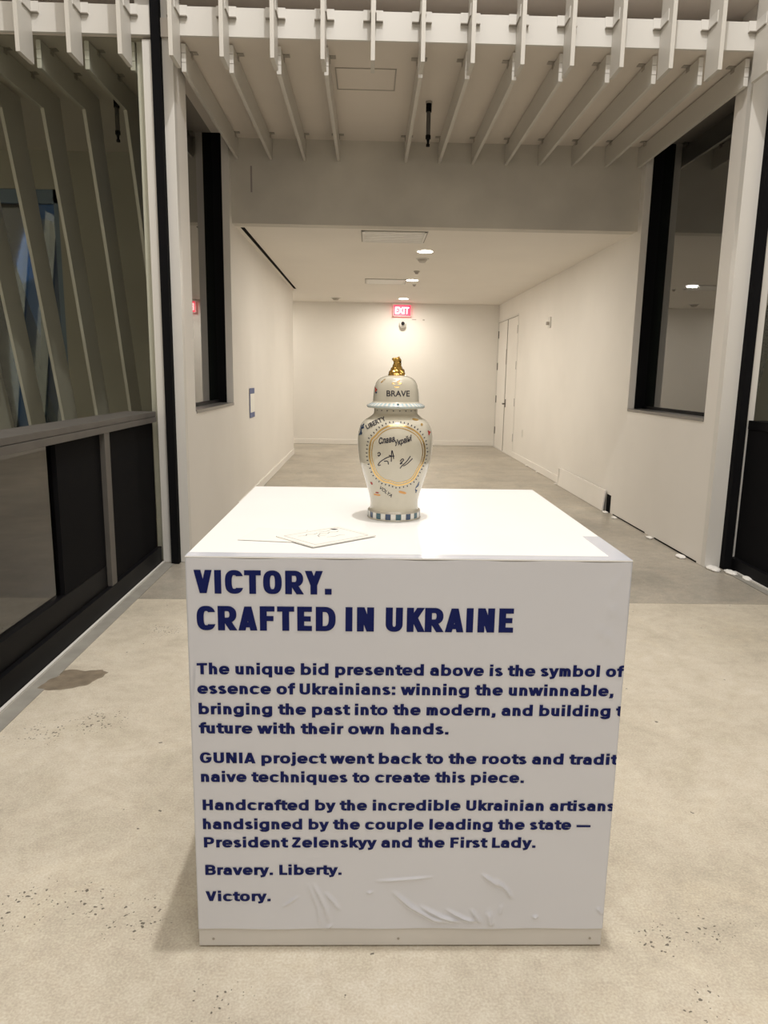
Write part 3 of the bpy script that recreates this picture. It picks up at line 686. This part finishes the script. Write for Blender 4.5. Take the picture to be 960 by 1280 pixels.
    if ch in 'OCG':
        w_ = .78 * cond; rx = (w_ - t) / 2; c_ = .05 + h + rx; e_ = 2.7 if cond < 1 else 2.35
        if ch == 'O': return w_ + .10, [se_arc(c_, .5, rx, .5 - g, 0, 360, 40, e_)]
        if ch == 'C': return w_ * .96 + .07, [se_arc(c_, .5, rx, .5 - g, 33, 327, 32, e_)]
        return w_ + .10, [se_arc(c_, .5, rx, .5 - g, 35, 345, 32, e_) + [(c_ + rx, .46), (c_ + .02, .46)]]
    if ch == 'D': return L_ + .56 * cond + h * .4 + .06, [[(L_, 0), (L_, 1)], [(L_, 1 - g), (L_ + .2 * cond, 1 - g)] + se_arc(L_ + .2 * cond, .5, .33 * cond, .5 - g, 90, -90, 22, 2.5) + [(L_, g)]]
    if ch in 'PRB':
        x = L_ + .24 * cond; yb = .42 if ch != 'B' else .52; cyb = (1 - g + yb) / 2; ryb = (1 - g - yb) / 2
        s = [[(L_, 0), (L_, 1)], [(L_, 1 - g), (x, 1 - g)] + se_arc(x, cyb, .235 * cond, ryb, 90, -90, 16, 2.3) + [(L_, yb)]]
        if ch == 'R': s.append([(x - .02, yb), (x + .25 * cond, 0)])
        if ch == 'B': s.append([(L_, g), (x + .02, g)] + se_arc(x + .02, (g + yb) / 2, .25 * cond, (yb - g) / 2, -90, 90, 16, 2.3) + [(L_, yb)])
        return x + .24 * cond + h + .05, s
    if ch == 'A': m_ = .06 + .34 * cond + .0; w_ = .72 * cond; c_ = .02 + w_ / 2 + .02; return w_ + .07, [[(.02 + h * .9, 0), (c_, .985)], [(w_ + .02 - h * .9 + .02, 0), (c_, .985)], [(c_ - w_ * .25, .235), (c_ + w_ * .25, .235)]]
    if ch == 'V': w_ = .74 * cond; c_ = .02 + w_ / 2; return w_ + .04, [[(.02 + h * .95, 1), (c_, .015)], [(.02 + w_ - h * .95, 1), (c_, .015)]]
    if ch == 'Y': w_ = .72 * cond; c_ = .02 + w_ / 2; return w_ + .04, [[(.02 + h * .9, 1), (c_, .40)], [(.02 + w_ - h * .9, 1), (c_, .40)], [(c_, 0), (c_, .45)]]
    if ch == 'K': return .70 * cond + .04, [[(L_, 0), (L_, 1)], [(L_ + .03, .38), (L_ + .43 * cond, 1)], [(L_ + .17 * cond, .58), (L_ + .46 * cond, 0)]]
    if ch == 'Z': return .68, [[(.06, 1 - g), (.60, 1 - g)], [(.05, g), (.62, g)], [(.54, 1 - v * .6), (.11, v * .6)]]
    return .4, []
def stroke_poly(bm, pts, t, place, flat_ends=True):
    P_ = [Vector(p) for p in pts]
    Q = [P_[0]]
    for p in P_[1:]:
        if (p - Q[-1]).length > 1e-5: Q.append(p)
    n = len(Q)
    if n < 2: return
    closed = (Q[0] - Q[-1]).length < 1e-4 and n > 6
    rows = []
    for i in range(n):
        d0 = (Q[i] - Q[i - 1]).normalized() if i else ((Q[-1] - Q[-2]).normalized() if closed else None)
        d1 = (Q[i + 1] - Q[i]).normalized() if i < n - 1 else ((Q[1] - Q[0]).normalized() if closed else None)
        d0 = d0 or d1; d1 = d1 or d0
        n0 = Vector((-d0.y, d0.x)); n1 = Vector((-d1.y, d1.x)); m_ = (n0 + n1)
        m_ = m_.normalized() if m_.length > 1e-4 else n0
        k = min(1.8, 1 / max(.3, m_.dot(n0)))
        # horizontals a little thinner than stems
        dd = (d0 + d1).normalized() if (d0 + d1).length > 1e-4 else d0
        tt = t * (1 - .14 * abs(dd.x) ** 2)
        e0 = m_ * tt / 2 * k
        pa, pb_ = Q[i] + e0, Q[i] - e0
        if not closed and flat_ends and (i == 0 or i == n - 1) and abs(d1.x) > .15 and abs(d1.y) > .5:   # cut diagonals level
            for q in (pa, pb_):
                dy = Q[i].y - q.y; q += dd * (dy / dd.y)
        rows.append((bm.verts.new(place(pa)), bm.verts.new(place(pb_))))
    for a, b in zip(rows, rows[1:]):
        try: bm.faces.new((a[0], b[0], b[1], a[1]))
        except ValueError: pass
def layout(body, t, cond):
    x = 0; out = []
    for ch in body:
        adv, st = glyph(ch, t, cond); out += [[(px + x, py) for px, py in s] for s in st]; x += adv
    return out, x
def ink_extent(st, t):
    bm = bmesh.new()
    for q in st: stroke_poly(bm, q, t, lambda p: Vector((p.x, 0, p.y)))
    xs = [v.co.x for v in bm.verts]; bm.free(); return min(xs), max(xs)
def text_line(body, u0, u1, zb, cap, t, cond, ref=None, name='text_line'):
    st, _ = layout(body, t, cond); rs, _ = layout(ref or body, t, cond)
    lo, hi = ink_extent(rs, t)
    sx = (u1 - u0) / (hi - lo); bm = bmesh.new()
    for s in st: stroke_poly(bm, s, t, lambda q: Vector((XB + u0 + (q.x - lo) * sx, YV, zb + q.y * cap)))
    bmesh.ops.bisect_plane(bm, geom=bm.verts[:] + bm.edges[:] + bm.faces[:], dist=1e-6, plane_co=(XB + WB - .0005, 0, 0), plane_no=(1, 0, 0), clear_outer=True)
    for v in bm.verts: v.co.y = YV - .0014 - bulge(v.co.x - XB, v.co.z)
    o = link(name, bm, 'ink'); rel(pl, o); return o
text_line('VICTORY.', .0193, .3483, .9785, .0585, .245, .86, name='heading_line')
text_line('CRAFTED IN UKRAINE', .0233, .7915, .886, .0615, .245, .86, name='heading_line')
BODY = [('The unique bid presented above is the symbol of', .0195, 1.0735, .7725, None), ('essence of Ukrainians: winning the unwinnable,', .0193, 1.0513, .7210, None),
        ('bringing the past into the modern, and building the', .0203, 1.0473, .6670, 'bringing the past into the modern, and building'), ('future with their own hands.', .0193, .6423, .6155, None),
        ('GUNIA project went back to the roots and tradit', .0193, 1.0765, .5350, None), ('naive techniques to create this piece.', .0203, .8393, .4830, None),
        ('Handcrafted by the incredible Ukrainian artisans', .0223, 1.079, .4045, None), ('handsigned by the couple leading the state \u2014', .0213, 1.0193, .3505, None),
        ('President Zelenskyy and the First Lady.', .0223, .8793, .2985, None), ('Bravery. Liberty.', .0233, .3763, .2190, None), ('Victory.', .0223, .1913, .1420, None)]
for b_, u0, u1, zb, ref in BODY: text_line(b_, u0, u1, zb, .0292, .235, 1.0, ref)

# ================================================================== CARDS ON THE PLINTH
def sheet(name, pts, z, th, m='paper', parent=None):
    bm = bmesh.new(); a = [bm.verts.new((x, y, z)) for x, y in pts]; b = [bm.verts.new((x, y, z + th)) for x, y in pts]
    bm.faces.new(a[::-1]); bm.faces.new(b)
    for i in range(len(pts)):
        j = (i + 1) % len(pts); bm.faces.new((a[i], a[j], b[j], b[i]))
    return link(name, bm, m, parent)
ZT = HB + .0012
env = tag(sheet('paper_sheet', [(-.338, 1.843), (-.195, 1.823), (-.165, 1.975), (-.305, 1.995)], ZT, .0012), 'blank white sheet on the plinth, lying under the left of the bordered card', 'paper')
card = empty('printed_card', (-.11, 1.88, ZT + .0014), 'white card with thin border line and handwriting in front of the jar', 'card')
C4 = [Vector((-.135, 1.761)), Vector((.024, 1.899)), Vector((-.083, 2.012)), Vector((-.242, 1.876))]
rel(card, sheet('card_body', [(v.x, v.y) for v in C4], ZT + .0014, .0030))
def on_card(s, t): return C4[0] + (C4[1] - C4[0]) * s + (C4[3] - C4[0]) * t
def ribbon2(bm, pts, wd, z):
    for i in range(len(pts) - 1):
        a, b = Vector(pts[i]), Vector(pts[i + 1]); d_ = (b - a).normalized(); n_ = Vector((-d_.y, d_.x)) * wd / 2
        bm.faces.new([bm.verts.new((*q, z)) for q in (a - n_, b - n_, b + n_, a + n_)])
zc_ = ZT + .0046
bm = bmesh.new(); q = [on_card(s, t) for s, t in ((.08, .08), (.92, .08), (.92, .92), (.08, .92), (.08, .08))]; ribbon2(bm, q, .0022, zc_); rel(card, link('border_line', bm, 'bracket'))
bm = bmesh.new()
for pts in ([(.2, .75), (.3, .7), (.35, .78), (.42, .7), (.5, .74)], [(.45, .62), (.52, .7), (.58, .6), (.66, .68), (.74, .62), (.8, .66)], [(.45, .4), (.55, .36), (.65, .4), (.7, .34)], [(.5, .52), (.42, .6), (.38, .48)], [(.55, .8), (.65, .76), (.75, .8)]):
    ribbon2(bm, [on_card(1 - a if False else a, b) for a, b in pts], .0024, zc_)
rel(card, link('handwriting', bm, 'seam'))
bm = bmesh.new(); cc0 = on_card(.82, .82)
bm.faces.new([bm.verts.new((cc0.x + .010 * math.cos(a) * (1 + .3 * math.sin(3 * a)), cc0.y + .008 * math.sin(a), zc_)) for a in [i * PI / 8 for i in range(16)]]); rel(card, link('emblem', bm, 'jarink'))

# ================================================================== JAR
JX, JY = .082, 2.19
jar = empty('porcelain_jar', (JX, JY, ZT - .0002), 'cream lidded ginger jar with gold animal knob and signed medallion', 'jar')
JZ = HB + .0010
body_p = [(0, 0), (.076, 0), (.0795, .003), (.0805, .008), (.0803, .0225), (.0775, .0255), (.0745, .028), (.0735, .046), (.0765, .066), (.0835, .092), (.0902, .114), (.0985, .139), (.1062, .164), (.1108, .19), (.1132, .213), (.1143, .237), (.113, .253), (.1105, .266), (.1035, .285), (.0925, .297), (.078, .306), (.0685, .314), (.0659, .320), (.0659, .334)]
lid_p = [(.0662, .3335), (.082, .3325), (.0868, .335), (.0880, .339), (.085, .343), (.074, .3485), (.0700, .352), (.0692, .360), (.0675, .381), (.0652, .394), (.0610, .406), (.0545, .4155), (.0450, .4225), (.031, .4275), (.015, .4295), (0, .430)]
def rad(z, prof=None):
    prof = prof or (body_p[1:] if z < .3337 else lid_p)
    for (r0, z0), (r1, z1) in zip(prof, prof[1:]):
        if min(z0, z1) <= z <= max(z0, z1) and z1 != z0: return r0 + (r1 - r0) * (z - z0) / (z1 - z0)
    return prof[-1][0]
def smooth_prof(p, n=4):
    out = [p[0]]
    for i in range(len(p) - 1):
        p0 = p[max(0, i - 1)]; p1 = p[i]; p2 = p[i + 1]; p3 = p[min(len(p) - 1, i + 2)]
        for k in range(1, n + 1):
            t = k / n
            f = lambda a, b, c, d_: .5 * (2 * b + (c - a) * t + (2 * a - 5 * b + 4 * c - d_) * t * t + (3 * b - a - 3 * c + d_) * t ** 3)
            out.append((max(0, f(p0[0], p1[0], p2[0], p3[0])), f(p0[1], p1[1], p2[1], p3[1])))
    return out
def lathe(bm, prof, seg=96):
    rings = []
    for r, z in prof:
        if r < 1e-5: rings.append([bm.verts.new((JX, JY, JZ + z))])
        else: rings.append([bm.verts.new((JX + r * math.cos(a), JY + r * math.sin(a), JZ + z)) for a in [2 * PI * i / seg for i in range(seg)]])
    for a, b in zip(rings, rings[1:]):
        for i in range(seg):
            j = (i + 1) % seg
            if len(a) == 1 and len(b) == 1: continue
            if len(a) == 1: bm.faces.new((a[0], b[j], b[i]))
            elif len(b) == 1: bm.faces.new((a[i], a[j], b[0]))
            else: bm.faces.new((a[i], a[j], b[j], b[i]))
PB = body_p[:1] + body_p[1:]; SB = smooth_prof(PB, 4); SL = smooth_prof(lid_p, 4)
bm = bmesh.new(); lathe(bm, SB); jb = rel(jar, link('body', bm, 'porcelain', smooth=True))
bm = bmesh.new(); lathe(bm, SL); jl = rel(jar, link('lid', bm, 'porcelain', smooth=True))
def sub(parent, o):    # child of a mesh part that sits at the jar's own offset
    o.parent = parent; o.matrix_parent_inverse = Matrix.Identity(4); return o
def srad(z):
    P_ = SB if z < .3337 else SL
    best = 0
    for (r0, z0), (r1, z1) in zip(P_, P_[1:]):
        if abs(z1 - z0) > 1e-7 and min(z0, z1) - 1e-9 <= z <= max(z0, z1) + 1e-9:
            best = max(best, r0 + (r1 - r0) * (z - z0) / (z1 - z0))
    return best or .07
def wrap(x, z, lift=.0006):
    r = srad(z); s_ = max(-.999, min(.999, x / r)); c_ = math.sqrt(1 - s_ * s_); r2 = r + lift
    return Vector((JX + r2 * s_, JY - r2 * c_, JZ + z))
def rib(bm, pts, wd, lift=.0006, sub_=4, closed=False):
    P_ = [Vector(p) for p in pts]
    if closed: P_.append(P_[0])
    Q = []
    n = len(P_)
    for i in range(n - 1):
        g_ = lambda k: P_[(k) % (n - 1)] if closed else P_[max(0, min(n - 1, k))]
        a, b, c, d_ = g_(i - 1), P_[i], P_[i + 1], g_(i + 2)
        for k in range(sub_):
            t = k / sub_; Q.append(.5 * (2 * b + (c - a) * t + (2 * a - 5 * b + 4 * c - d_) * t * t + (3 * b - a - 3 * c + d_) * t ** 3))
    Q.append(P_[-1])
    L_ = []
    for i, p in enumerate(Q):
        d_ = (Q[min(len(Q) - 1, i + 1)] - Q[max(0, i - 1)])
        if d_.length < 1e-9: d_ = Vector((1, 0))
        d_.normalize(); n_ = Vector((-d_.y, d_.x)) * wd / 2
        L_.append((bm.verts.new(wrap(*(p - n_), lift)), bm.verts.new(wrap(*(p + n_), lift))))
    for a, b in zip(L_, L_[1:]): bm.faces.new((a[0], b[0], b[1], a[1]))
    return Q
gold = [(0.0009, 0.2878), (-0.0185, 0.286), (-0.0322, 0.2811), (-0.0489, 0.2702), (-0.0612, 0.256), (-0.0721, 0.2437), (-0.0765, 0.2246), (-0.0779, 0.2014), (-0.0748, 0.1794), (-0.0616, 0.144), (-0.0392, 0.1225), (-0.0175, 0.1177), (0.0052, 0.1107), (0.031, 0.1152), (0.0534, 0.1279), (0.0672, 0.1543), (0.0799, 0.1785), (0.0851, 0.207), (0.0801, 0.236), (0.0681, 0.2581), (0.0515, 0.2724), (0.0325, 0.282), (0.0161, 0.2865)]
bm = bmesh.new(); rib(bm, gold, .0046, closed=True)
ctr = Vector((.003, .198))
rib(bm, [tuple(ctr + (Vector(p) - ctr) * .915) for p in gold], .0024, closed=True)
sub(jb, link('gold_frame', bm, 'goldpaint'))
bm = bmesh.new()
N_ = 60
loop = [Vector(p) for p in gold]; per = []
for i in range(len(loop)):
    a, b = loop[i], loop[(i + 1) % len(loop)]
    for t in range(20): per.append(a + (b - a) * t / 20)
acc = 0; last = per[0]
for p in per:
    acc += (p - last).length; last = p
    if acc > .0095:
        acc = 0; q_ = ctr + (p - ctr) * 1.10; d_ = (p - ctr).normalized()
        if abs(q_.x) < .104: rib(bm, [q_ - d_ * .0022, q_ + d_ * .0024], .0030, sub_=1)
sub(jb, tag(link('dotted_border', bm, 'jarink'), None))
bm = bmesh.new()
for pts in ([(-0.0542, 0.2042), (-0.0496, 0.208), (-0.0461, 0.2035), (-0.0506, 0.1973), (-0.053, 0.2007)], [(-0.0525, 0.1697), (-0.0469, 0.1797), (-0.0355, 0.1888), (-0.0218, 0.1965), (-0.0057, 0.1998)], [(-0.0513, 0.1686), (-0.0444, 0.1715)],
            [(-0.0145, 0.1825), (-0.0142, 0.2003), (-0.013, 0.2156), (-0.0097, 0.2051), (-0.0078, 0.191)], [(-0.0219, 0.2012), (-0.0068, 0.1981)], [(-0.0354, 0.1828), (-0.025, 0.1833), (-0.0225, 0.1739)],
            [(0.0109, 0.1841), (0.0178, 0.1912), (0.0214, 0.1876), (0.0145, 0.1806), (0.0112, 0.1758), (0.0181, 0.1794)], [(0.0115, 0.1627), (0.0183, 0.1722), (0.0298, 0.1828), (0.0411, 0.1991)], [(0.0207, 0.1698), (0.0323, 0.1768), (0.0473, 0.1917)]):
    rib(bm, pts, .0026)
sub(jb, link('signature', bm, 'jarink'))
def jar_text(body, p0, p1, h, parent, name, m='jarink', shear=0, off=.012, sag=0, lift=.0007):
    me = text_mesh(body, offset=off, shear=shear); bb_ = text_bounds(body, offset=off, shear=shear); hb = text_bounds('H', offset=off)
    p0 = Vector(p0); p1 = Vector(p1); d_ = (p1 - p0); L_ = d_.length; d_.normalize(); n_ = Vector((-d_.y, d_.x))
    bm = bmesh.new(); bm.from_mesh(me); bpy.data.meshes.remove(me)
    for v in bm.verts:
        s_ = (v.co.x - bb_[0]) / (bb_[1] - bb_[0]); t_ = v.co.y / hb[3] * h
        q_ = p0 + d_ * L_ * s_ + n_ * (t_ + sag * 4 * s_ * (1 - s_)); v.co = wrap(q_.x, q_.y, lift)
    return sub(parent, link(name, bm, m))
jar_text('BRAVE', (-.0298, .3685), (.0375, .3690), .0165, jl, 'lettering')
jar_text('LIBERTY', (-.0845, .2725), (-.030, .3005), .0115, jb, 'lettering', sag=.002, off=.02, lift=.0016)
jar_text('VOLYA', (-.0488, .0985), (-.0115, .0716), .010, jb, 'lettering')
jar_text('\u0421\u043b\u0430\u0432\u0430', (-.050, .2330), (-.004, .2420), .0165, jb, 'lettering', shear=.4, off=.028, lift=.0010)
jar_text('\u0423\u043a\u0440\u0430\u0457\u043d\u0456', (-.0040, .2290), (.047, .2455), .0155, jb, 'lettering', shear=.4, off=.028, lift=.0010)
def blob(parent, name, x, z, rx, rz, m, rot=0, n=12, petals=0):
    bm = bmesh.new(); vs = []
    for i in range(n * 2):
        a = PI * i / n; f = 1 + .35 * math.cos(petals * a) if petals else 1
        u_, w_ = rx * f * math.cos(a), rz * f * math.sin(a)
        vs.append(bm.verts.new(wrap(x + u_ * math.cos(rot) - w_ * math.sin(rot), z + u_ * math.sin(rot) + w_ * math.cos(rot), .0006)))
    bm.faces.new(vs); return sub(parent, link(name, bm, m))
for x, z, rx, rz, m, rot, pt in [(-.0998, .277, .004, .009, 'navyglaze', -.5, 4), (-.1043, .259, .0035, .008, 'navyglaze', -.4, 3), (.0975, .264, .004, .006, 'redglaze', .2, 3), (-.0703, .1106, .003, .005, 'redglaze', .5, 0),
                             (-.0531, .0764, .0075, .004, 'orange', 0, 2), (-.0531, .0835, .005, .0022, 'redglaze', 0, 0), (.0212, .088, .009, .005, 'orange', -.3, 2), (.0674, .1066, .003, .010, 'navyglaze', -.5, 3), (.0632, .0892, .003, .006, 'navyglaze', .2, 3),
                             (.0554, .3025, .010, .003, 'goldpaint', -.15, 0), (.074, .2885, .0035, .004, 'goldpaint', .2, 0)]:
    blob(jb, 'painted_motif', x, z, rx, rz, m, rot, petals=pt)
for x, z, rx, rz, m, rot, pt in [(-.0008, .406, .011, .0035, 'goldpaint', .0, 2), (.004, .4125, .005, .0025, 'orange', .2, 0), (-.0006, .396, .009, .0016, 'goldpaint', 0, 0), (-.040, .4125, .009, .0018, 'goldpaint', .7, 0), (-.0605, .386, .003, .006, 'redglaze', 0, 3), (-.060, .378, .003, .003, 'navyglaze', 0, 0)]:
    blob(jl, 'painted_motif', x, z, rx, rz, m, rot, petals=pt)
for i in range(22):      # dark dots round the neck
    a = 2 * PI * i / 22; r = .0664
    bm = bmesh.new(); vs = [bm.verts.new((JX + r * math.cos(a + .03 * math.cos(t)), JY + r * math.sin(a + .03 * math.cos(t)), JZ + .3265 + .0018 * math.sin(t))) for t in [k * PI / 4 for k in range(8)]]
    bm.faces.new(vs); sub(jb, link('neck_dot', bm, 'jarink'))
# checks on foot and brim
def band(bm, prof, a0, a1, n=6, lift=.0006):
    cols = []
    for k in range(n + 1):
        a = a0 + (a1 - a0) * k / n; cols.append([bm.verts.new((JX + (r + lift) * math.cos(a), JY + (r + lift) * math.sin(a), JZ + z)) for r, z in prof])
    for a, b in zip(cols, cols[1:]):
        for i in range(len(prof) - 1): bm.faces.new((a[i], b[i], b[i + 1], a[i + 1]))
foot = [(.0798, .0035), (.0805, .008), (.0804, .021)]
nst = 16
for i in range(nst):
    a = -PI / 2 + PI / nst + 2 * PI * (i) / nst - .06
    bm = bmesh.new(); band(bm, foot, a - .098, a + .098); sub(jb, link('foot_check', bm, 'navyglaze' if i % 2 else 'tealglaze'))
    bm = bmesh.new(); band(bm, foot, a + .115, a + 2 * PI / nst - .115); sub(jb, link('foot_check', bm, 'glazewhite'))
bm = bmesh.new(); band(bm, [(.0801, .0228), (.0780, .0255)], 0, 2 * PI, 60); band(bm, [(.0780, .0006), (.0795, .0028)], 0, 2 * PI, 60); sub(jb, link('foot_line', bm, 'bracket'))
brim = [(.0745, .3482), (.085, .3428), (.0878, .3395)]
nb = 40
for i in range(nb):
    a = 2 * PI * i / nb
    bm = bmesh.new(); band(bm, brim, a, a + PI / nb * 1.0, 3); sub(jl, link('brim_check', bm, 'glazeblue' if i % 2 else 'tealglaze' if i % 10 == 0 else 'glazeblue'))
    bm = bmesh.new(); band(bm, brim, a + PI / nb, a + 2 * PI / nb, 3); sub(jl, link('brim_check', bm, 'glazewhite'))
bm = bmesh.new(); band(bm, [(.0880, .3392), (.0868, .3352), (.084, .3332)], 0, 2 * PI, 72, .0005); sub(jl, link('brim_line', bm, 'glazeblue'))
# gilded crouching animal knob: one continuous remeshed surface
mb = [((0, 0, .431), (.026, .022, .007)), ((-.010, -.004, .438), (.014, .014, .009)), ((.012, .000, .439), (.013, .014, .010)), ((.001, -.006, .440), (.012, .012, .008)),
      ((-.004, 0, .447), (.0145, .013, .010)), ((.006, .002, .450), (.012, .012, .012)), ((-.001, 0, .458), (.0115, .011, .010)), ((.005, .002, .464), (.0095, .010, .012)),
      ((.002, 0, .473), (.0125, .011, .0105)), ((-.007, -.004, .4775), (.0085, .008, .0050)), ((-.003, -.005, .468), (.0070, .007, .0045)), ((-.011, -.004, .4765), (.0045, .005, .0035)),
      ((.006, -.006, .482), (.004, .003, .004)), ((.006, .006, .482), (.004, .003, .004)), ((-.014, .006, .436), (.010, .007, .006)), ((-.014, -.010, .4345), (.009, .006, .0045)), ((.018, -.009, .436), (.008, .007, .006)), ((.020, .006, .441), (.005, .006, .009))]
bm = bmesh.new()
for (x, y, z), (a, b, c) in mb:
    bmesh.ops.create_uvsphere(bm, u_segments=20, v_segments=12, radius=1, matrix=Matrix.Translation((JX + x, JY + y, JZ + z - .0015)) @ Matrix.Diagonal((a, b, c, 1)))
kn = sub(jl, link('knob', bm, 'gold', smooth=True))
md = kn.modifiers.new('remesh', 'REMESH'); md.mode = 'VOXEL'; md.voxel_size = .0013; md.use_smooth_shade = True
sm = kn.modifiers.new('smooth', 'SMOOTH'); sm.factor = .5; sm.iterations = 14
# parts under the empties keep their world places
for o_ in (jb, jl):
    pass
bpy.context.view_layer.update()
